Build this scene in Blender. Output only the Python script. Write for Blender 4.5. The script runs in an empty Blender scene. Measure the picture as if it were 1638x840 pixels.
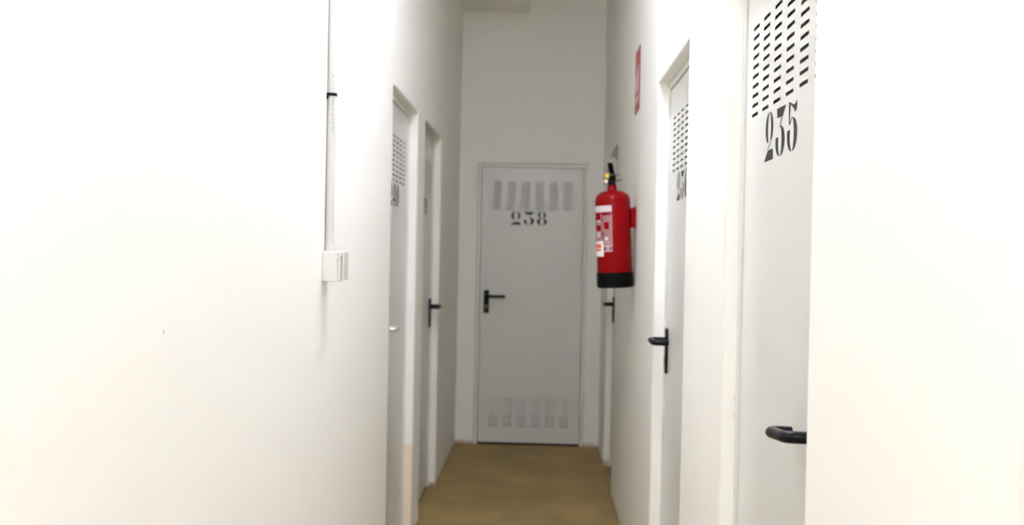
import bpy, bmesh, math, random
from math import sin, cos, pi, radians, hypot
from mathutils import Vector, Matrix

random.seed(4)
S = bpy.context.scene
C = S.collection

# ------------------------------------------------------------------ sizes of the place (metres)
XL, XR = -0.608, 0.412          # faces of the two side walls
YF, YN = 7.09, -2.6             # far wall face, near end of the corridor
ZC = 3.30                       # ceiling
WT = 0.11                       # wall thickness
DOOR_H = 2.02
REC = 0.040                     # how far the door frames sit back in the plaster

# ------------------------------------------------------------------ materials
def mat(name, col, rough=0.5, metal=0.0, spec=0.5, emit=None, estr=0.0):
    m = bpy.data.materials.new(name)
    m.use_nodes = True
    b = m.node_tree.nodes['Principled BSDF']
    b.inputs['Base Color'].default_value = (*col, 1)
    b.inputs['Roughness'].default_value = rough
    b.inputs['Metallic'].default_value = metal
    b.inputs['Specular IOR Level'].default_value = spec
    if emit:
        b.inputs['Emission Color'].default_value = (*emit, 1)
        b.inputs['Emission Strength'].default_value = estr
    return m

def nodes(m):
    nt = m.node_tree
    return nt, nt.nodes, nt.links, nt.nodes['Principled BSDF']

def add_bump(m, scale, strength, dist=0.01, detail=4, stretch=None):
    nt, N, L, b = nodes(m)
    tc = N.new('ShaderNodeTexCoord')
    src = tc.outputs['Object']
    if stretch:
        mp = N.new('ShaderNodeMapping'); mp.inputs['Scale'].default_value = stretch
        L.new(src, mp.inputs['Vector']); src = mp.outputs['Vector']
    n = N.new('ShaderNodeTexNoise')
    n.inputs['Scale'].default_value = scale
    n.inputs['Detail'].default_value = detail
    L.new(src, n.inputs['Vector'])
    bp = N.new('ShaderNodeBump')
    bp.inputs['Strength'].default_value = strength
    bp.inputs['Distance'].default_value = dist
    L.new(n.outputs['Fac'], bp.inputs['Height'])
    L.new(bp.outputs['Normal'], b.inputs['Normal'])
    return n, tc

def mixcol(N, L, fac, a, b):
    mx = N.new('ShaderNodeMix'); mx.data_type = 'RGBA'
    for s, v in ((0, fac), (6, a), (7, b)):
        if hasattr(v, 'links') or hasattr(v, 'is_linked'):
            L.new(v, mx.inputs[s])
        else:
            mx.inputs[s].default_value = (*v, 1) if isinstance(v, tuple) else v
    return mx.outputs[2]

def math_node(N, L, op, a, b=None, clamp=False):
    n = N.new('ShaderNodeMath'); n.operation = op; n.use_clamp = clamp
    for i, v in enumerate((a, b)):
        if v is None: continue
        if isinstance(v, (int, float)): n.inputs[i].default_value = v
        else: L.new(v, n.inputs[i])
    return n.outputs[0]

WALL_COL = (0.85, 0.843, 0.798)

def plaster(name, spots=(), patches=()):
    """white wall paint: fine roller texture, faint mottling, dirt at the skirting and a few marks.
    spots: (x, y, z, radius, colour); patches: (lo, hi, colour, fac)"""
    m = mat(name, WALL_COL, 0.62, spec=0.3)
    nt, N, L, b = nodes(m)
    n, tc = add_bump(m, 55, 0.12, 0.004, 6)
    co = tc.outputs['Object']
    n2 = N.new('ShaderNodeTexNoise'); n2.inputs['Scale'].default_value = 2.2; n2.inputs['Detail'].default_value = 5
    L.new(co, n2.inputs['Vector'])
    col = mixcol(N, L, math_node(N, L, 'MULTIPLY', n2.outputs['Fac'], 0.5), WALL_COL, tuple(c * k for c, k in zip(WALL_COL, (.965, .965, .97))))
    sep = N.new('ShaderNodeSeparateXYZ'); L.new(co, sep.inputs[0])
    # grime where the wall meets the floor
    n3 = N.new('ShaderNodeTexNoise'); n3.inputs['Scale'].default_value = 14; n3.inputs['Detail'].default_value = 6
    L.new(co, n3.inputs['Vector'])
    lim = math_node(N, L, 'MULTIPLY', n3.outputs['Fac'], 0.075)
    g = math_node(N, L, 'SUBTRACT', lim, sep.outputs['Z'])
    g = math_node(N, L, 'MULTIPLY', g, 45.0, True)
    col = mixcol(N, L, math_node(N, L, 'MULTIPLY', g, 0.65), col, (0.33, 0.21, 0.10))
    for (x, y, z, r, c, stretch) in spots:
        v = N.new('ShaderNodeVectorMath'); v.operation = 'SUBTRACT'
        L.new(co, v.inputs[0]); v.inputs[1].default_value = (x, y, z)
        v2 = N.new('ShaderNodeVectorMath'); v2.operation = 'MULTIPLY'
        L.new(v.outputs[0], v2.inputs[0]); v2.inputs[1].default_value = stretch
        ln = N.new('ShaderNodeVectorMath'); ln.operation = 'LENGTH'
        L.new(v2.outputs[0], ln.inputs[0])
        d = math_node(N, L, 'SUBTRACT', r, ln.outputs['Value'])
        d = math_node(N, L, 'DIVIDE', d, r * 0.7)
        d = math_node(N, L, 'MULTIPLY', d, 1.0, True)
        col = mixcol(N, L, d, col, c)
    for (lo, hi, c, fac) in patches:
        f = None
        for ax, a, bb in zip('XYZ', lo, hi):
            for op, lim in (('GREATER_THAN', a), ('LESS_THAN', bb)):
                if lim is None: continue
                q = math_node(N, L, op, sep.outputs[ax], lim)
                f = q if f is None else math_node(N, L, 'MULTIPLY', f, q)
        col = mixcol(N, L, math_node(N, L, 'MULTIPLY', f, fac), col, c)
    L.new(col, b.inputs['Base Color'])
    return m

BROWN = (0.30, 0.17, 0.08)
right_spots = [(XR, 0.835, 1.20, 0.075, (0.78, 0.66, 0.62), (1, 1.9, 0.8)),
               (0.455, 3.715, 2.0, 0.012, (0.55, 0.28, 0.08), (1, 1, 1))]
for z, yy in ((1.40, 2.295), (1.36, 2.295), (1.30, 2.295), (1.215, 2.295), (1.16, 2.295), (1.135, 2.295), (1.06, 2.295), (1.02, 2.295)):
    right_spots.append((0.446, yy, z, 0.0045 + 0.002 * random.random(), (0.45, 0.30, 0.20), (0.6, 1, 0.6)))
MW_R = plaster('white_plaster_right', right_spots)
MW_L = plaster('white_plaster_left',
               [(XL, 2.08, 1.815, 0.008, (0.45, 0.40, 0.34), (1, 2.2, 0.9)), (XL, 1.58, 1.248, 0.004, (0.4, 0.36, 0.3), (1, 1, 1)),
                (XL - 0.02, 5.80, 0.0, 0.03, (0.42, 0.20, 0.09), (1, 1, 1))],
               [((XL - 0.048, 4.60, 0.02), (XL - 0.002, 4.80, 0.455), (0.80, 0.69, 0.50), 0.85)])
MW = plaster('white_plaster')
M_CEIL = plaster('ceiling_paint')

M_FLOOR = mat('floor_screed', (0.33, 0.235, 0.125), 0.75, spec=0.25)
def floor_nodes():
    nt, N, L, b = nodes(M_FLOOR)
    n, tc = add_bump(M_FLOOR, 30, 0.25, 0.01, 6)
    co = tc.outputs['Object']
    a = N.new('ShaderNodeTexNoise'); a.inputs['Scale'].default_value = 2.6; a.inputs['Detail'].default_value = 7; a.inputs['Roughness'].default_value = 0.62
    L.new(co, a.inputs['Vector'])
    r = N.new('ShaderNodeValToRGB'); L.new(a.outputs['Fac'], r.inputs['Fac'])
    r.color_ramp.elements[0].position = 0.32; r.color_ramp.elements[0].color = (0.25, 0.178, 0.072, 1)
    r.color_ramp.elements[1].position = 0.70; r.color_ramp.elements[1].color = (0.37, 0.262, 0.108, 1)
    c = N.new('ShaderNodeTexNoise'); c.inputs['Scale'].default_value = 11; c.inputs['Detail'].default_value = 5
    L.new(co, c.inputs['Vector'])
    d = math_node(N, L, 'SUBTRACT', c.outputs['Fac'], 0.62); d = math_node(N, L, 'MULTIPLY', d, 5.0, True)
    col = mixcol(N, L, math_node(N, L, 'MULTIPLY', d, 0.5), r.outputs['Color'], (0.16, 0.115, 0.055))
    L.new(col, b.inputs['Base Color'])
floor_nodes()

M_DOOR = mat('door_grey_enamel', (0.665, 0.668, 0.635), 0.30, spec=0.5)
add_bump(M_DOOR, 260, 0.02, 0.002, 2)
M_FRAME = mat('door_frame_enamel', (0.69, 0.70, 0.665), 0.35, spec=0.5)
add_bump(M_FRAME, 260, 0.02, 0.002, 2)
M_NUM = mat('black_stencil_paint', (0.009, 0.010, 0.010), 0.45, spec=0.3)
add_bump(M_NUM, 200, 0.05, 0.002, 2)
M_BLACK = mat('black_nylon', (0.004, 0.004, 0.005), 0.28, spec=0.16)
add_bump(M_BLACK, 400, 0.04, 0.001, 2)
M_STEEL = mat('brushed_steel', (0.78, 0.77, 0.74), 0.28, metal=1.0)
add_bump(M_STEEL, 300, 0.03, 0.001, 2, (1, 1, 0.1))
M_BRASS = mat('brass', (0.20, 0.15, 0.05), 0.4, metal=1.0)
add_bump(M_BRASS, 300, 0.03, 0.001, 2)
M_PVC = mat('grey_white_pvc', (0.56, 0.555, 0.525), 0.4)
add_bump(M_PVC, 180, 0.03, 0.002, 2)
M_BOX = mat('white_abs_plastic', (0.69, 0.685, 0.65), 0.38)
add_bump(M_BOX, 220, 0.04, 0.002, 2)
M_INK = mat('grey_printing_ink', (0.16, 0.16, 0.17), 0.6)
add_bump(M_INK, 300, 0.02, 0.001, 2)
M_RED = mat('red_enamel', (0.215, 0.0004, 0.0025), 0.13, spec=0.15)
add_bump(M_RED, 60, 0.02, 0.002, 2)
M_PRINT = mat('white_print', (0.62, 0.56, 0.57), 0.45)
add_bump(M_PRINT, 200, 0.03, 0.001, 2)
M_STICK = mat('sticker_paper', (0.86, 0.85, 0.80), 0.5)
add_bump(M_STICK, 200, 0.03, 0.001, 2)
M_ORANGE = mat('red_orange_print', (0.72, 0.10, 0.04), 0.5)
add_bump(M_ORANGE, 200, 0.03, 0.001, 2)
M_YELLOW = mat('yellow_plastic', (0.80, 0.55, 0.02), 0.4)
add_bump(M_YELLOW, 200, 0.03, 0.001, 2)
M_GAUGE = mat('gauge_dial', (0.75, 0.72, 0.45), 0.35)
add_bump(M_GAUGE, 200, 0.03, 0.001, 2)
M_RUBBER = mat('black_rubber', (0.004, 0.004, 0.004), 0.5, spec=0.08)
add_bump(M_RUBBER, 120, 0.06, 0.002, 3)
M_SIGN = mat('red_sign_face', (0.36, 0.045, 0.05), 0.45)
add_bump(M_SIGN, 200, 0.02, 0.001, 2)
M_SIGNW = mat('pale_sign_print', (0.74, 0.62, 0.58), 0.5)
add_bump(M_SIGNW, 200, 0.02, 0.001, 2)
M_LAMPW = mat('lamp_housing', (0.8, 0.8, 0.78), 0.5)
add_bump(M_LAMPW, 200, 0.02, 0.001, 2)
M_GLOW = mat('lamp_diffuser', (0.9, 0.9, 0.9), 0.5, emit=(0.95, 0.975, 1.175), estr=100.0)
M_CLEAR = mat('clear_lid_plastic', (0.86, 0.87, 0.84), 0.12)
nodes(M_CLEAR)[3].inputs['Transmission Weight'].default_value = 0.3
nodes(M_CLEAR)[3].inputs['IOR'].default_value = 1.45
add_bump(M_CLEAR, 200, 0.02, 0.001, 2)

# ------------------------------------------------------------------ mesh helpers
def finish(name, bm, m, parent=None, smooth=False, bevel=0.0, seg=2, loc=None):
    bmesh.ops.recalc_face_normals(bm, faces=bm.faces[:])
    me = bpy.data.meshes.new(name)
    bm.to_mesh(me); bm.free()
    o = bpy.data.objects.new(name, me)
    C.objects.link(o)
    me.materials.append(m)
    if smooth:
        for p in me.polygons: p.use_smooth = True
    if bevel:
        b = o.modifiers.new('soft_edges', 'BEVEL')
        b.width = bevel; b.segments = seg; b.limit_method = 'ANGLE'; b.angle_limit = radians(35)
        b.harden_normals = False
    if parent: o.parent = parent
    if loc: o.location = loc
    return o

def smooth_by_angle(o, ang=35):
    me = o.data
    for p in me.polygons: p.use_smooth = True
    bm = bmesh.new(); bm.from_mesh(me)
    for e in bm.edges:
        if len(e.link_faces) == 2 and e.calc_face_angle(0) > radians(ang): e.smooth = False
    bm.to_mesh(me); bm.free()

def box(bm, x0, x1, y0, y1, z0, z1):
    vs = [bm.verts.new((x, y, z)) for x in (x0, x1) for y in (y0, y1) for z in (z0, z1)]
    for f in ((0, 1, 3, 2), (4, 6, 7, 5), (0, 4, 5, 1), (2, 3, 7, 6), (0, 2, 6, 4), (1, 5, 7, 3)):
        bm.faces.new([vs[i] for i in f])

def prism(bm, pts, y0, y1):
    """polygon in (x, z) thickened from y0 to y1"""
    a = [bm.verts.new((x, y0, z)) for x, z in pts]
    b = [bm.verts.new((x, y1, z)) for x, z in pts]
    bm.faces.new(a); bm.faces.new(b[::-1])
    n = len(pts)
    for i in range(n):
        bm.faces.new((a[i], b[i], b[(i + 1) % n], a[(i + 1) % n]))

def tube(bm, path, rad, n=14, rz=None, cap=True):
    """sweep a round (or oval: rad across, rz upwards) section along a path"""
    P = [Vector(p) for p in path]
    rings = []
    for i, p in enumerate(P):
        t = (P[min(i + 1, len(P) - 1)] - P[max(i - 1, 0)]).normalized()
        up = Vector((0, 0, 1)) if abs(t.z) < 0.9 else Vector((0, 1, 0))
        s = t.cross(up).normalized(); u = s.cross(t).normalized()
        r = rad[i] if isinstance(rad, (list, tuple)) else rad
        q = rz if rz is not None else r
        if isinstance(q, (list, tuple)): q = q[i]
        rings.append([bm.verts.new(p + s * r * cos(2 * pi * k / n) + u * q * sin(2 * pi * k / n)) for k in range(n)])
    for A, B in zip(rings, rings[1:]):
        for k in range(n):
            bm.faces.new((A[k], A[(k + 1) % n], B[(k + 1) % n], B[k]))
    if cap:
        bm.faces.new(rings[0][::-1]); bm.faces.new(rings[-1])

def round_path(pts, r, n=7):
    """polyline with its corners rounded to radius-like length r"""
    P = [Vector(p) for p in pts]; out = [P[0]]
    for a, b, c in zip(P, P[1:], P[2:]):
        u = (a - b).normalized(); v = (c - b).normalized()
        s = b + u * r; e = b + v * r
        for k in range(n + 1):
            t = k / n
            out.append(s * (1 - t) ** 2 + b * 2 * t * (1 - t) + e * t ** 2)
    out.append(P[-1])
    return out

def lathe(bm, prof, n=40, cx=0, cy=0):
    rings = []
    for r, z in prof:
        if r < 1e-6: rings.append([bm.verts.new((cx, cy, z))])
        else: rings.append([bm.verts.new((cx + r * cos(2 * pi * k / n), cy + r * sin(2 * pi * k / n), z)) for k in range(n)])
    for A, B in zip(rings, rings[1:]):
        if len(A) == 1 and len(B) == 1: continue
        for k in range(n):
            k2 = (k + 1) % n
            if len(A) == 1: bm.faces.new((A[0], B[k2], B[k]))
            elif len(B) == 1: bm.faces.new((A[k], A[k2], B[0]))
            else: bm.faces.new((A[k], A[k2], B[k2], B[k]))

def empty(name, loc=(0, 0, 0), rotz=0.0):
    o = bpy.data.objects.new(name, None); C.objects.link(o)
    o.empty_display_size = 0.1
    o.location = loc; o.rotation_euler = (0, 0, rotz)
    return o

def tag(o, label=None, cat=None, group=None, kind=None):
    if label: o['label'] = label
    if cat: o['category'] = cat
    if group: o['group'] = group
    if kind: o['kind'] = kind
    return o

# ------------------------------------------------------------------ the shell
def wall_with_openings(name, a0, a1, openings, place, m, label):
    """place(a, z, t) -> world point; t runs from the corridor face (0) into the wall (WT)"""
    As = sorted({a0, a1, *[v for o in openings for v in o[:2]]})
    Zs = sorted({0.0, ZC, *[o[2] for o in openings]})
    inside = lambda a, z: any(o[0] < a < o[1] and z < o[2] for o in openings)
    bm = bmesh.new(); V = {}
    def v(i, j, t):
        k = (i, j, t)
        if k not in V: V[k] = bm.verts.new(place(As[i], Zs[j], WT if t else 0.0))
        return V[k]
    cells = {(i, j) for i in range(len(As) - 1) for j in range(len(Zs) - 1)
             if not inside((As[i] + As[i + 1]) / 2, (Zs[j] + Zs[j + 1]) / 2)}
    for i, j in cells:
        for t in (0, 1):
            bm.faces.new((v(i, j, t), v(i + 1, j, t), v(i + 1, j + 1, t), v(i, j + 1, t)))
        for (ni, nj), (p, q) in (((i - 1, j), ((i, j), (i, j + 1))), ((i + 1, j), ((i + 1, j), (i + 1, j + 1))),
                                 ((i, j - 1), ((i, j), (i + 1, j))), ((i, j + 1), ((i, j + 1), (i + 1, j + 1)))):
            if (ni, nj) not in cells:
                bm.faces.new((v(*p, 0), v(*q, 0), v(*q, 1), v(*p, 1)))
    o = finish(name, bm, m, bevel=0.006, seg=3)
    smooth_by_angle(o, 30)
    return tag(o, label, 'wall', kind='structure')

# openings along each wall (start, end, height)
OP235 = (1.556, 2.300, DOOR_H)
OP236 = (2.925, 3.725, DOOR_H)
OP237 = (5.715, 6.490, DOOR_H)
OP240 = (3.930, 4.730, DOOR_H + 0.02)
OP239 = (5.010, 5.800, DOOR_H + 0.02)
OP238 = (-0.478, 0.303, DOOR_H - 0.01)

wall_with_openings('wall_left', YN, YF, [OP240, OP239], lambda a, z, t: (XL - t, a, z), MW_L,
                   'white plaster wall on the left with conduit and two recessed doors')
wall_with_openings('wall_right', YN, YF, [OP235, OP236, OP237], lambda a, z, t: (XR + t, a, z), MW_R,
                   'white plaster wall on the right with three recessed doors')
wall_with_openings('wall_far', XL - WT, XR + WT, [OP238], lambda a, z, t: (a, YF + t, z), MW,
                   'grey white wall closing the far end of the corridor')
bm = bmesh.new(); box(bm, XL - WT, XR + WT, YN - WT, YN, 0, ZC)  # corridor runs on here; this end wall is added to bounce light
tag(finish('wall_near_bounce', bm, MW), 'unseen white wall added behind the viewer to bounce light', 'wall', kind='structure')
bm = bmesh.new(); box(bm, -2.0, 1.8, YN - WT, YF + 1.4, -0.10, 0.0)
tag(finish('floor', bm, M_FLOOR), 'dusty tan concrete floor of the corridor', 'floor', kind='structure')
bm = bmesh.new(); box(bm, XL - WT, XR + WT, YN - WT, YF + WT, ZC, ZC + 0.10)
tag(finish('ceiling', bm, M_CEIL), 'white ceiling of the corridor', 'ceiling', kind='structure')
bm = bmesh.new(); box(bm, XL, -0.122, 5.6, YF, 3.085, ZC)
tag(finish('ceiling_bulkhead', bm, MW, bevel=0.006), 'boxed bulkhead under the ceiling at the far left corner', 'bulkhead', kind='structure')

def storeroom(name, x0, x1, y0, y1, open_side, label):
    """plastered dark room behind a door; open towards the door"""
    z0, z1 = 0.0, 2.25
    bm = bmesh.new()
    c = {(i, j, k): bm.verts.new(((x0, x1)[i], (y0, y1)[j], (z0, z1)[k])) for i in (0, 1) for j in (0, 1) for k in (0, 1)}
    sides = {'x0': [(0, 0, 0), (0, 1, 0), (0, 1, 1), (0, 0, 1)], 'x1': [(1, 0, 0), (1, 1, 0), (1, 1, 1), (1, 0, 1)],
             'y0': [(0, 0, 0), (1, 0, 0), (1, 0, 1), (0, 0, 1)], 'y1': [(0, 1, 0), (1, 1, 0), (1, 1, 1), (0, 1, 1)],
             'top': [(0, 0, 1), (1, 0, 1), (1, 1, 1), (0, 1, 1)]}
    for s, q in sides.items():
        if s != open_side: bm.faces.new([c[k] for k in q])
    tag(finish(name, bm, MW), label, 'wall', kind='structure')
g = WT
storeroom('wall_storeroom_1', XR + g, XR + 1.2, OP235[0] - .1, OP235[1] + .1, 'x0', 'walls of the unlit store behind the nearest right door')
storeroom('wall_storeroom_2', XR + g, XR + 1.2, OP236[0] - .1, OP236[1] + .1, 'x0', 'walls of the unlit store behind the second right door')
storeroom('wall_storeroom_3', XR + g, XR + 1.2, OP237[0] - .1, OP237[1] + .1, 'x0', 'walls of the unlit store behind the farthest right door')
storeroom('wall_storeroom_4', OP238[0] - .08, OP238[1] + .08, YF + g, YF + 1.2, 'y0', 'walls of the unlit store behind the end door')
storeroom('wall_storeroom_5', XL - 1.2, XL - g, OP239[0] - .08, OP239[1] + .1, 'x1', 'walls of the unlit store behind the farther left door')
storeroom('wall_storeroom_6', XL - 1.2, XL - g, OP240[0] - .1, OP240[1] + .08, 'x1', 'walls of the unlit store behind the nearer left door')

# ------------------------------------------------------------------ stencil numerals (unit height, about 0.72 wide)
def crescent(cx, cy, rx, ry, side, th, a0=78, a1=-78, n=18):
    o, i = [], []
    for k in range(n + 1):
        a = radians(a0 + (a1 - a0) * k / n)
        o.append((cx + side * rx * cos(a), cy + ry * sin(a)))
        i.append((cx + side * (rx - th) * cos(a), cy + ry * 0.985 * sin(a)))
    return o + i[::-1]

def blob(cx, cy, r, n=14):
    return [(cx + r * cos(2 * pi * k / n), cy + r * sin(2 * pi * k / n)) for k in range(n)]

GLYPH = {
    '2': [crescent(.36, .67, .31, .33, -1, .18, 80, -62), crescent(.36, .67, .31, .33, 1, .16, 82, -50),
          [(.585, .43), (.53, .40), (.22, .235), (.25, .235)],
          [(-.03, .0), (.68, .0), (.66, .215), (.27, .215)]],
    '3': [[(.08, .97), (.76, .955), (.52, .76), (.12, .785)], [(.50, .75), (.455, .75), (.31, .575), (.345, .575)],
          crescent(.36, .30, .35, .30, 1, .225, 82, -80), crescent(.36, .30, .35, .30, -1, .19, 18, -78)],
    '5': [[(.10, .965), (.23, .93), (.155, .53), (.125, .53)],
          [(.27, .93), (.42, .86), (.57, .875), (.64, .92), (.67, .84), (.62, .74), (.53, .72), (.47, .78), (.36, .84), (.27, .88)],
          crescent(.36, .32, .35, .32, 1, .225, 84, -80), crescent(.36, .32, .35, .32, -1, .19, 18, -78),
          [(.18, .55), (.34, .66), (.34, .63), (.20, .52)]],
    '8': [crescent(.36, .76, .28, .24, -1, .165), crescent(.36, .76, .28, .24, 1, .165),
          crescent(.36, .27, .34, .27, -1, .225), crescent(.36, .27, .34, .27, 1, .20)],
    '6': [crescent(.37, .50, .35, .50, -1, .225), crescent(.42, .31, .29, .30, 1, .20),
          crescent(.37, .76, .27, .24, 1, .12, 78, -5), crescent(.42, .31, .15, .27, -1, .04, 70, -70)],
    '9': [crescent(.35, .50, .35, .50, 1, .20), crescent(.30, .69, .29, .30, -1, .225),
          crescent(.35, .24, .27, .24, -1, .12, 5, -78), crescent(.30, .69, .15, .27, 1, .04, 70, -70)],
    '0': [crescent(.36, .50, .35, .50, -1, .22), crescent(.36, .50, .35, .50, 1, .22)],
    '4': [[(.40, 1.0), (.58, 1.0), (.58, .37), (.40, .37)], [(.36, .98), (.02, .37), (.07, .37), (.36, .86)],
          [(.0, .33), (.36, .33), (.36, .21), (.0, .21)], [(.40, .33), (.70, .33), (.70, .21), (.40, .21)],
          [(.30, .0), (.68, .0), (.58, .17), (.40, .17)]],
    '7': [[(.06, 1.0), (.70, 1.0), (.60, .79), (.10, .79)], [(.60, .75), (.52, .75), (.28, .30), (.24, .0), (.44, .0), (.44, .30)]],
}

def number_mesh(text, h, x0, z0, y):
    bm = bmesh.new()
    adv = 0.95 * h
    for k, ch in enumerate(text):
        for poly in GLYPH[ch]:
            prism(bm, [(x0 + k * adv + px * h * 1.08, z0 + pz * h) for px, pz in poly], y - 0.0006, y + 0.0002)
    return bm

# ------------------------------------------------------------------ doors
COLS, ROWS, SLOT_W, PITCH_X, PITCH_Z, SLOT_H = 6, 10, 0.058, 0.1013, 0.0210, 0.0066
VENT_TOP_Z, VENT_LOW_Z = 1.683, 0.134        # bottoms of the two vent fields

def leaf_mesh(w, h, cx, lift=0.0):
    """pressed sheet-steel leaf: slotted face, folded edges, hooded louvres. Face at y=0, body to y=+0.036"""
    x0, x1, z0, z1 = -w / 2, w / 2, 0.016, h
    xs = [x0, x1]; sl = []
    for c in range(COLS):
        xc = cx + (c - (COLS - 1) / 2) * PITCH_X
        xs += [xc - SLOT_W / 2, xc + SLOT_W / 2]; sl.append((xc - SLOT_W / 2, xc + SLOT_W / 2))
    zs = [z0, z1]; rows = []
    for base in (VENT_LOW_Z, VENT_TOP_Z):
        for r in range(ROWS):
            a = base + lift + r * PITCH_Z
            zs += [a, a + SLOT_H]; rows.append((a, a + SLOT_H, 0.0026 if base == VENT_LOW_Z else 0.0006))
    xs = sorted(xs); zs = sorted(zs)
    bm = bmesh.new()
    V = [[bm.verts.new((x, 0, z)) for z in zs] for x in xs]
    hole = lambda a, b: any(s[0] < a < s[1] for s in sl) and any(q[0] < b < q[1] for q in rows)
    for i in range(len(xs) - 1):
        for j in range(len(zs) - 1):
            if not hole((xs[i] + xs[i + 1]) / 2, (zs[j] + zs[j + 1]) / 2):
                bm.faces.new((V[i][j], V[i + 1][j], V[i + 1][j + 1], V[i][j + 1]))
    # folded edges
    rim = [V[0][j] for j in range(len(zs))] + [V[i][-1] for i in range(1, len(xs))] + \
          [V[-1][j] for j in range(len(zs) - 2, -1, -1)] + [V[i][0] for i in range(len(xs) - 2, 0, -1)]
    back = [bm.verts.new((v.co.x, 0.036, v.co.z)) for v in rim]
    n = len(rim)
    for k in range(n):
        bm.faces.new((rim[k], rim[(k + 1) % n], back[(k + 1) % n], back[k]))
    # hoods: a shallow half-dome of sheet over every slot
    for (sa, sb) in sl:
        for (qa, qb, lip) in rows:
            nx = 8; grid = []
            for i in range(nx + 1):
                u = i / nx; x = sa + (sb - sa) * u
                bul = (sin(pi * u)) ** 0.6 if 0 < u < 1 else 0
                col = []
                for j in range(4):
                    a = j / 3 * pi / 2
                    col.append(bm.verts.new((x, -0.0020 * bul * sin(a) - 0.0001, qb + 0.0045 - (0.0045 + lip * bul) * (1 - cos(a)))))
                grid.append(col)
            for i in range(nx):
                for j in range(3):
                    bm.faces.new((grid[i][j], grid[i + 1][j], grid[i + 1][j + 1], grid[i][j + 1]))
    return bm

def door(name, number, loc, rotz, op, lock, label, steel=False, num_dx=-0.02, lift=0.0, hz=1.062, droop=0.0, reach=0.058):
    w_open = op[1] - op[0]; h_open = op[2]
    D = empty(name, loc, rotz)
    tag(D, label, 'door', kind='structure')
    fw = 0.024
    # metal frame: two jambs and a head with a rebate
    bm = bmesh.new()
    x = w_open / 2 - 0.0005; zt = h_open - 0.0005
    prism(bm, [(-x, 0), (-x, zt), (x, zt), (x, 0), (x - fw, 0), (x - fw, zt - fw), (-x + fw, zt - fw), (-x + fw, 0)], 0.0, 0.045)
    f = finish('door_frame', bm, M_FRAME, D, bevel=0.0015)
    # leaf
    lw = w_open - 2 * fw - 0.008; lh = h_open - fw - 0.004
    lf = finish('door_leaf', leaf_mesh(lw, lh, 0.0, lift), M_DOOR, D, loc=(0, 0.006, 0))
    bm = bmesh.new(); box(bm, -lw / 2, lw / 2, 0.002, 0.030, 0.001, 0.0165)  # black strip stands in for the dark shaded gap under the leaf
    finish('gap_shade_strip', bm, M_RUBBER, lf)
    # number stencilled on the leaf, just under the vents
    hgt = 0.098
    finish('door_number', number_mesh(number, hgt, num_dx - 0.1335, 1.574 + lift, 0.0), M_NUM, lf)
    s = -1 if lock == 'L' else 1
    # handle: long plate, U shaped lever, key cylinder
    hx = s * (lw / 2 - 0.046)
    mh = M_STEEL if steel else M_BLACK
    bm = bmesh.new()
    pw, zt, zb = 0.019, hz + 0.043, hz - 0.122
    pts = []
    for (cx, cz, a0) in ((pw - .008, zt - .008, 0), (-pw + .008, zt - .008, 90), (-pw + .008, zb + .008, 180), (pw - .008, zb + .008, 270)):
        for k in range(5):
            a = radians(a0 + k * 22.5); pts.append((hx + cx + .008 * cos(a), cz + .008 * sin(a)))
    prism(bm, pts, -0.0035, 0.0059)
    pl = finish('door_handle', bm, mh, D, bevel=0.002)
    if steel: pl['label'] = 'pale metal handle'
    bm = bmesh.new()
    L = 0.125; out = -reach
    r, q = (0.0075, 0.0075) if steel else (0.0105, 0.0102)
    tip = -0.006
    path = round_path([(hx, -0.003, hz), (hx, out, hz), (hx - s * L, out, hz - droop), (hx - s * L, tip, hz - droop)], 0.026, 9)
    tube(bm, path, r, 18, q)
    lv = finish('lever', bm, mh, pl, bevel=0.0015)
    smooth_by_angle(lv, 40)
    bm = bmesh.new()
    zk = hz - 0.072
    pts = [(hx + 0.0085 * cos(radians(a)), zk + 0.004 + 0.0085 * sin(radians(a))) for a in range(-35, 216, 20)]
    pts += [(hx - .0045, zk - .016), (hx + .0045, zk - .016)]
    prism(bm, pts, -0.006, 0.0)
    finish('key_cylinder', bm, M_BRASS, pl, bevel=0.0008)
    return D

mid = lambda o: (o[0] + o[1]) / 2
door('door_1', '235', (XR + 0.034, mid(OP235), 0), -pi / 2, OP235, 'R', 'nearest grey metal door on the right, number 235 fully readable', lift=0.009, hz=1.095, droop=0.013, reach=0.046, num_dx=-0.013)
door('door_2', '236', (XR + REC, mid(OP236), 0), -pi / 2, OP236, 'L', 'grey metal door numbered 236, between the nearest right door and the extinguisher', hz=1.075)
door('door_3', '237', (XR + REC, mid(OP237), 0), -pi / 2, OP237, 'L', 'recessed door behind the red extinguisher, only handle and jamb showing')
door('door_4', '238', (mid(OP238), YF + 0.018, 0), 0.0, OP238, 'L', 'grey metal door 238 facing down the corridor at its end', num_dx=-0.022)
door('door_5', '239', (XL - REC, mid(OP239), 0), pi / 2, OP239, 'R', 'farther of the two left doors, with black lever handle')
door('door_6', '240', (XL - REC, mid(OP240), 0), pi / 2, OP240, 'L', 'nearer of the two left doors, with pale metal lever', steel=True, droop=0.004)

# ------------------------------------------------------------------ conduit and wall box on the left wall
CX, CY, CR = XL + 0.0122, 2.7500, 0.0118
cond = empty('conduit', (CX, CY, 1.376))
tag(cond, 'vertical off-white plastic conduit running up from the wall box', 'conduit')
bm = bmesh.new(); tube(bm, [(0, 0, 0), (0, 0, ZC - 1.378)], CR, 32)
smooth_by_angle(finish('pipe', bm, M_PVC, cond), 40)
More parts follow.
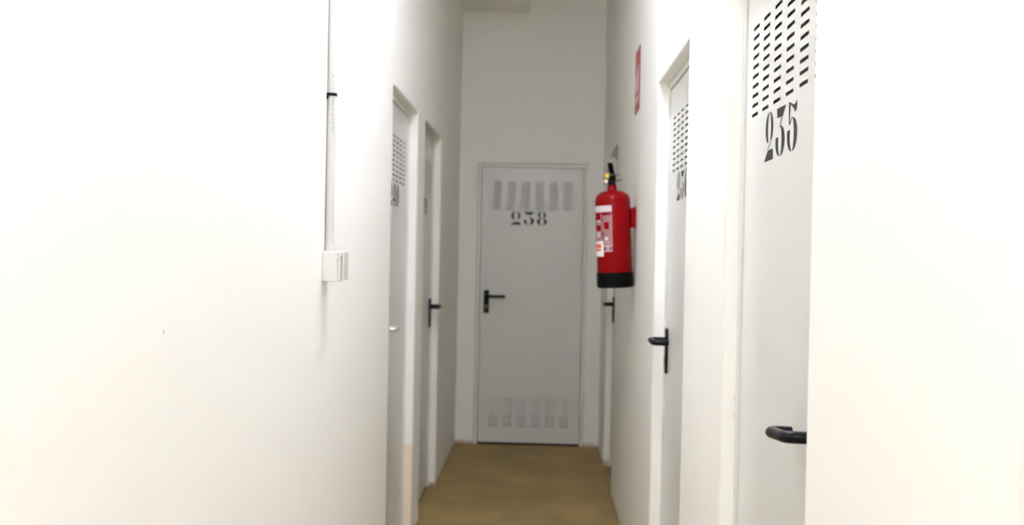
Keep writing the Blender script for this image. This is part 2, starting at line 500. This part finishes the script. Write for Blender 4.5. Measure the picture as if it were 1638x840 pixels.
# saddle clip: a black strap over the pipe with a foot on each side
bm = bmesh.new()
z0 = 1.812 - 1.376
ring_o, ring_i = [], []
for k in range(19):
    a = radians(-100 + k * 200 / 18)
    ring_o.append((cos(a) * (CR + 0.003), sin(a) * (CR + 0.003))); ring_i.append((cos(a) * (CR + 0.0002), sin(a) * (CR + 0.0002)))
poly = ring_o + ring_i[::-1]
lo = [bm.verts.new((x, y, z0 - .0042)) for x, y in poly]; hi = [bm.verts.new((x, y, z0 + .0042)) for x, y in poly]
n = len(ring_o)
for k in range(n - 1):
    j, j2 = 2 * n - 1 - k, 2 * n - 2 - k
    bm.faces.new((lo[k], lo[k + 1], lo[j2], lo[j])); bm.faces.new((hi[k], hi[k + 1], hi[j2], hi[j]))
m = len(poly)
for k in range(m):
    bm.faces.new((lo[k], lo[(k + 1) % m], hi[(k + 1) % m], hi[k]))
box(bm, XL - CX + 0.0005, 0.000, CR - 0.0005, CR + 0.0055, z0 - .0060, z0 + .0050)
box(bm, XL - CX + 0.0005, 0.002, -CR - 0.0050, -CR + 0.0005, z0 - .0042, z0 + .0042)
box(bm, XL - CX + 0.0005, -0.0075, -CR - 0.0050, -CR + 0.0005, z0 - .0135, z0 - .0040)
cl = finish('saddle_clip', bm, M_BLACK, cond, bevel=0.001)
cl['label'] = 'black clip holding the pipe'
# small grey line of print along the pipe, wrapped onto its surface
cu = bpy.data.curves.new('print_text', 'FONT')
cu.body = 'I VAVA 2 M O 0000 I v ----- II M'
cu.size = 0.0090; cu.resolution_u = 2; cu.space_character = 1.05
to = bpy.data.objects.new('print_text', cu); C.objects.link(to)
dg = bpy.context.evaluated_depsgraph_get()
tm = bpy.data.meshes.new_from_object(to.evaluated_get(dg))
C.objects.unlink(to); bpy.data.objects.remove(to)
bm = bmesh.new(); bm.from_mesh(tm)
xmax = max(v.co.x for v in bm.verts)
k = 0.166 / xmax
for v in bm.verts:
    a = radians(-62) - (v.co.y - 0.003) / CR
    zz = 1.700 + v.co.x * k - 1.376
    v.co = Vector((cos(a) * (CR + 0.00025), sin(a) * (CR + 0.00025), zz))
finish('printing', bm, M_INK, cond)

wb = empty('wall_box', (XL, 2.7475, 1.295))
wb.scale.x = 0.78
tag(wb, 'small off-white surface mounted electrical box at the foot of the conduit', 'electrical box')
bm = bmesh.new(); box(bm, 0.0, 0.056, -0.032, 0.032, 0.0, 0.083)
body = finish('box_body', bm, M_BOX, wb, bevel=0.003, seg=3)
bm = bmesh.new()       # round knock-out ring and the moulded line below it, on the near side
rp = [(0.018 + 0.0095 * cos(2 * pi * k / 24), -0.0321, 0.042 + 0.0095 * sin(2 * pi * k / 24)) for k in range(25)]
tube(bm, rp, 0.0005, 6, cap=False)
rp = [(0.018 + 0.0055 * cos(2 * pi * k / 24), -0.0321, 0.042 + 0.0055 * sin(2 * pi * k / 24)) for k in range(25)]
tube(bm, rp, 0.0004, 6, cap=False)
tube(bm, [(0.003, -0.0321, 0.027), (0.034, -0.0321, 0.027)], 0.0004, 6)
tube(bm, [(0.035, -0.0321, 0.004), (0.035, -0.0321, 0.079)], 0.0004, 6)
finish('knockout', bm, M_BOX, body)
bm = bmesh.new(); box(bm, 0.0562, 0.066, -0.032, 0.032, 0.002, 0.083)
cov = finish('cover_frame', bm, M_BOX, wb, bevel=0.003, seg=3)
bm = bmesh.new()       # hinge lug and slanted stop on the cover's near side
prism(bm, [(0.047, 0.058), (0.053, 0.061), (0.066, 0.071), (0.066, 0.075), (0.060, 0.074), (0.052, 0.064), (0.047, 0.061)], -0.0340, -0.0317)
finish('hinge_lug', bm, M_BOX, cov, bevel=0.0006)
bm = bmesh.new()
prism(bm, [(0.066, 0.004), (0.0775, 0.006), (0.0775, 0.068), (0.0715, 0.0685), (0.0710, 0.012), (0.0705, 0.008), (0.066, 0.008)], -0.0312, 0.0312)
box(bm, 0.0662, 0.0770, -0.0316, 0.0316, 0.0690, 0.0815)
lid = finish('flap_lid', bm, M_CLEAR, wb, bevel=0.0012)
lid['label'] = 'clear plastic flap'
bm = bmesh.new(); box(bm, 0.0662, 0.0695, -0.024, 0.024, 0.012, 0.064)
finish('rocker_switch', bm, mat('pale_grey_plastic', (0.66, 0.66, 0.62), 0.4), wb, bevel=0.001)

# ------------------------------------------------------------------ fire extinguisher on the right wall
R0 = 0.0795
EX = empty('fire_extinguisher', (0.3262, 4.52, 1.232))
EX.rotation_euler = (0, radians(-3.0), 0)
tag(EX, 'red fire extinguisher with black base hanging on the right wall', 'fire extinguisher')
bm = bmesh.new()
prof = [(0, 0.010), (0.070, 0.010), (R0 - .002, 0.016), (R0, 0.022), (R0, 0.392)]
for k in range(1, 11):
    a = k / 10 * pi / 2
    prof.append((0.026 + (R0 - 0.026) * cos(a) ** 0.9 if k < 10 else 0.026, 0.392 + 0.046 * sin(a)))
prof += [(0.0215, 0.444), (0.0205, 0.462), (0.0, 0.462)]
lathe(bm, prof, 56)
tank = finish('tank', bm, M_RED, EX)
smooth_by_angle(tank, 50)
bm = bmesh.new()
lathe(bm, [(0, 0.0), (0.072, 0.0), (R0 + .0005, 0.004), (R0 + .0030, 0.010), (R0 + .0030, 0.066), (R0 + .0020, 0.0695), (R0 - .0005, 0.0695)], 56)
sk = finish('base_skirt', bm, M_RUBBER, EX)
smooth_by_angle(sk, 40)
sk['label'] = 'black rubber base ring'

def on_tank(bm, a0, a1, z0, z1, lift=0.0006, n=None):
    """curved patch on the tank; angle 0 faces along the corridor to the viewer, + turns away from the wall"""
    n = n or max(2, int(abs(a1 - a0) / 5))
    lo, hi = [], []
    for k in range(n + 1):
        a = radians(-90 - (a0 + (a1 - a0) * k / n))
        x, y = (R0 + lift) * cos(a), (R0 + lift) * sin(a)
        lo.append(bm.verts.new((x, y, z0))); hi.append(bm.verts.new((x, y, z1)))
    for k in range(n):
        bm.faces.new((lo[k], lo[k + 1], hi[k + 1], hi[k]))

bm = bmesh.new()
on_tank(bm, 8, 166, 0.341, 0.369)                                   # heading band
for (c0, c1) in ((11, 42), (47, 82), (88, 124), (129, 162)):        # columns of instructions
    for z in [0.322 - 0.0062 * i for i in range(21)]:
        if c0 < 45 and 0.262 < z < 0.296:
            on_tank(bm, c0, c0 + 7, z, z + 0.0022); on_tank(bm, c1 - 7, c1, z, z + 0.0022); continue
        if c0 > 45 and (0.308 < z or 0.255 < z < 0.280): continue
        on_tank(bm, c0, c1 - random.random() * 6, z, z + 0.0019)
for a in (9, 44.5, 85, 126, 164):                                   # column rules
    on_tank(bm, a, a + 1.3, 0.165, 0.334)
on_tank(bm, 22, 34, 0.214, 0.230)                                   # pale icon plates
on_tank(bm, 55, 70, 0.228, 0.252); on_tank(bm, 52, 66, 0.296, 0.305)
on_tank(bm, 11, 42, 0.188, 0.193); on_tank(bm, 11, 42, 0.164, 0.168)
for z in (0.172, 0.178, 0.183, 0.198, 0.204): on_tank(bm, 16, 32, z, z + 0.003)
finish('printed_label', bm, M_PRINT, tank)
bm = bmesh.new(); on_tank(bm, 39, 96, 0.143, 0.212, 0.0012)
stk = finish('sticker', bm, M_STICK, tank)
stk['label'] = 'white paper sticker'
bm = bmesh.new(); on_tank(bm, 48, 88, 0.181, 0.199, 0.0018); on_tank(bm, 50, 84, 0.168, 0.177, 0.0018)
finish('sticker_print', bm, M_ORANGE, tank)

vl = bmesh.new()
lathe(vl, [(0, 0.458), (0.0190, 0.458), (0.0190, 0.466), (0.0155, 0.470), (0.0155, 0.486), (0.0125, 0.490), (0.0125, 0.502), (0, 0.502)], 24)
box(vl, -0.022, 0.016, -0.010, 0.010, 0.470, 0.486)
valve = finish('valve', vl, M_BLACK, EX, bevel=0.0015)
smooth_by_angle(valve, 45)
# squeeze levers point out into the corridor and up; seen nearly end on
bm = bmesh.new()
tube(bm, [(0.012, 0, 0.488), (0.006, -0.012, 0.500), (-0.004, -0.036, 0.527), (-0.010, -0.072, 0.556)], [.010, .0115, .0125, .0115], 14, [.005, .006, .007, .006])
finish('carry_lever', bm, M_BLACK, valve, bevel=0.001)
bm = bmesh.new()
tube(bm, [(0.002, -0.006, 0.487), (-0.002, -0.040, 0.494), (-0.008, -0.078, 0.506)], [.009, .0105, .010], 14, [.0045, .005, .0045])
finish('squeeze_lever', bm, M_BLACK, valve, bevel=0.001)
bm = bmesh.new(); tube(bm, [(-0.021, -0.014, 0.508), (-0.021, -0.006, 0.508), (-0.021, 0.008, 0.508)], 0.0105, 18)
box(bm, -0.020, 0.012, -0.004, 0.002, 0.5045, 0.5095)
finish('safety_pin', bm, M_YELLOW, valve, bevel=0.001)
bm = bmesh.new(); tube(bm, [(-0.034, -0.010, 0.481), (-0.018, -0.008, 0.481)], 0.0120, 20)
tube(bm, [(-0.028, -0.020, 0.481), (-0.028, -0.006, 0.481)], 0.0110, 20)
gb = finish('pressure_gauge', bm, M_RUBBER, valve, bevel=0.001)
bm = bmesh.new(); tube(bm, [(-0.028, -0.0212, 0.481), (-0.028, -0.0200, 0.481)], 0.0090, 20)
tube(bm, [(-0.0352, -0.010, 0.481), (-0.0340, -0.010, 0.481)], 0.0095, 20)
finish('gauge_dial', bm, M_GAUGE, valve)
# thin wire of the pin and spring clip sticking out towards the wall
bm = bmesh.new()
tube(bm, [(0.010, -0.004, 0.478), (0.030, -0.010, 0.482), (0.046, -0.012, 0.489)], 0.0022, 8)
tube(bm, [(0.010, 0.0, 0.503), (0.024, -0.004, 0.506), (0.036, -0.006, 0.512)], 0.0016, 8)
finish('retaining_wire', bm, M_RUBBER, valve)

# red hanger plate between tank and wall
HB = empty('wall_bracket', (XR, 4.52, 1.55))
tag(HB, 'red bracket on the wall behind the extinguisher tank', 'bracket')
bm = bmesh.new()
box(bm, -0.0035, -0.0003, -0.024, 0.024, -0.050, 0.050)
box(bm, -0.0225, -0.003, -0.022, -0.018, -0.045, 0.045)
box(bm, -0.0225, -0.003, 0.018, 0.022, -0.045, 0.045)
finish('back_plate', bm, M_RED, HB, bevel=0.0008)
for zz in (0.018, -0.022):
    bm = bmesh.new(); tube(bm, [(-0.0035, 0.0, zz), (-0.0075, 0.0, zz)], 0.006, 12)
    finish('screw', bm, M_RUBBER, HB)

# ------------------------------------------------------------------ red sign above it, flat on the wall
SG = empty('wall_sign', (XR, 4.55, 2.174))
tag(SG, 'upright red sign on the right wall above the extinguisher', 'sign')
bm = bmesh.new(); box(bm, -0.0032, -0.0002, -0.105, 0.105, -0.1425, 0.1425)
finish('sign_panel', bm, M_SIGN, SG, bevel=0.0008)
bm = bmesh.new()
def sbar(y0, y1, z0, z1): box(bm, -0.0038, -0.0031, y0, y1, z0, z1)
# pale pictogram: a canister with a hose, a flame beside it, and strips below
sbar(-0.052, 0.000, -0.055, 0.040); sbar(-0.036, -0.016, 0.040, 0.056); sbar(-0.060, -0.010, 0.056, 0.064)
sbar(0.004, 0.012, -0.010, 0.050); sbar(-0.016, 0.012, 0.050, 0.057)
for k, w in enumerate((0.010, 0.020, 0.026, 0.028, 0.024, 0.014)): sbar(0.056 - w, 0.056 + w, 0.030 - (k + 1) * 0.014, 0.030 - k * 0.014 - 0.001)
for k in range(3): sbar(-0.080, 0.080, -0.078 - k * 0.012, -0.072 - k * 0.012)
finish('pictogram', bm, M_SIGNW, SG)

# ------------------------------------------------------------------ ceiling lamps (the light of the corridor)
def ceiling_lamp(y, length, label):
    Lm = empty('ceiling_light', (0.0, y, ZC))
    tag(Lm, label, 'ceiling light', 'batten lamps on the corridor ceiling')
    bm = bmesh.new(); box(bm, -0.055, 0.055, -length / 2, length / 2, -0.030, -0.0005)
    finish('housing', bm, M_LAMPW, Lm, bevel=0.004)
    bm = bmesh.new(); box(bm, -0.047, 0.047, -length / 2 + .02, length / 2 - .02, -0.062, -0.0302)
    finish('diffuser', bm, M_GLOW, Lm, bevel=0.008, seg=3)
ceiling_lamp(2.75, 0.80, 'batten ceiling lamp between the first two right doors')
ceiling_lamp(-1.2, 1.50, 'batten ceiling lamp over the near end of the corridor')

# ------------------------------------------------------------------ world
w = bpy.data.worlds.new('world'); S.world = w; w.use_nodes = True
w.node_tree.nodes['Background'].inputs['Color'].default_value = (0.02, 0.02, 0.02, 1)
w.node_tree.nodes['Background'].inputs['Strength'].default_value = 0.0

# ------------------------------------------------------------------ camera (35 mm lens, slight roll)
W_, H_ = 1638, 840
FPX = 1593.0
VP = (870.0, 402.0); ROLL = radians(1.13)
def derot(u, v):
    x, y = u - W_ / 2, -(v - H_ / 2)
    return x * cos(ROLL) - y * sin(ROLL), x * sin(ROLL) + y * cos(ROLL)
vx, vy = derot(*VP)
def axes(a, p):
    F = Vector((-sin(a) * cos(p), cos(a) * cos(p), -sin(p)))
    Rr = Vector((cos(a), sin(a), 0)); return F, Rr, Rr.cross(F)
a, p = vx / FPX, vy / FPX
for _ in range(50):
    F, Rr, U = axes(a, p)
    a -= (FPX * Rr.y / F.y - vx) / FPX; p -= (FPX * U.y / F.y - vy) / FPX
F, Rr, U = axes(a, p)
rx = Rr * cos(ROLL) + U * sin(ROLL); up = -Rr * sin(ROLL) + U * cos(ROLL)
cam = bpy.data.cameras.new('camera')
co = bpy.data.objects.new('camera', cam); C.objects.link(co)
M = Matrix((rx, up, -F)).transposed().to_4x4(); M.translation = Vector((0, 0, 1.39))
co.matrix_world = M
cam.sensor_fit = 'HORIZONTAL'; cam.sensor_width = 36.0; cam.lens = 36.0 * FPX / W_
cam.clip_start = 0.02
cam.dof.use_dof = True
cam.dof.focus_distance = 2.15
cam.dof.aperture_fstop = 3.9
S.camera = co

# ------------------------------------------------------------------ view
vs = S.view_settings
vs.view_transform = 'Standard'; vs.look = 'None'; vs.gamma = 1.0; vs.exposure = 0.35
try: vs.use_curve_mapping = False
except Exception: pass
S.cycles.max_bounces = 16; S.cycles.diffuse_bounces = 12; S.cycles.glossy_bounces = 6
S.cycles.transparent_max_bounces = 8
S.cycles.use_denoising = True
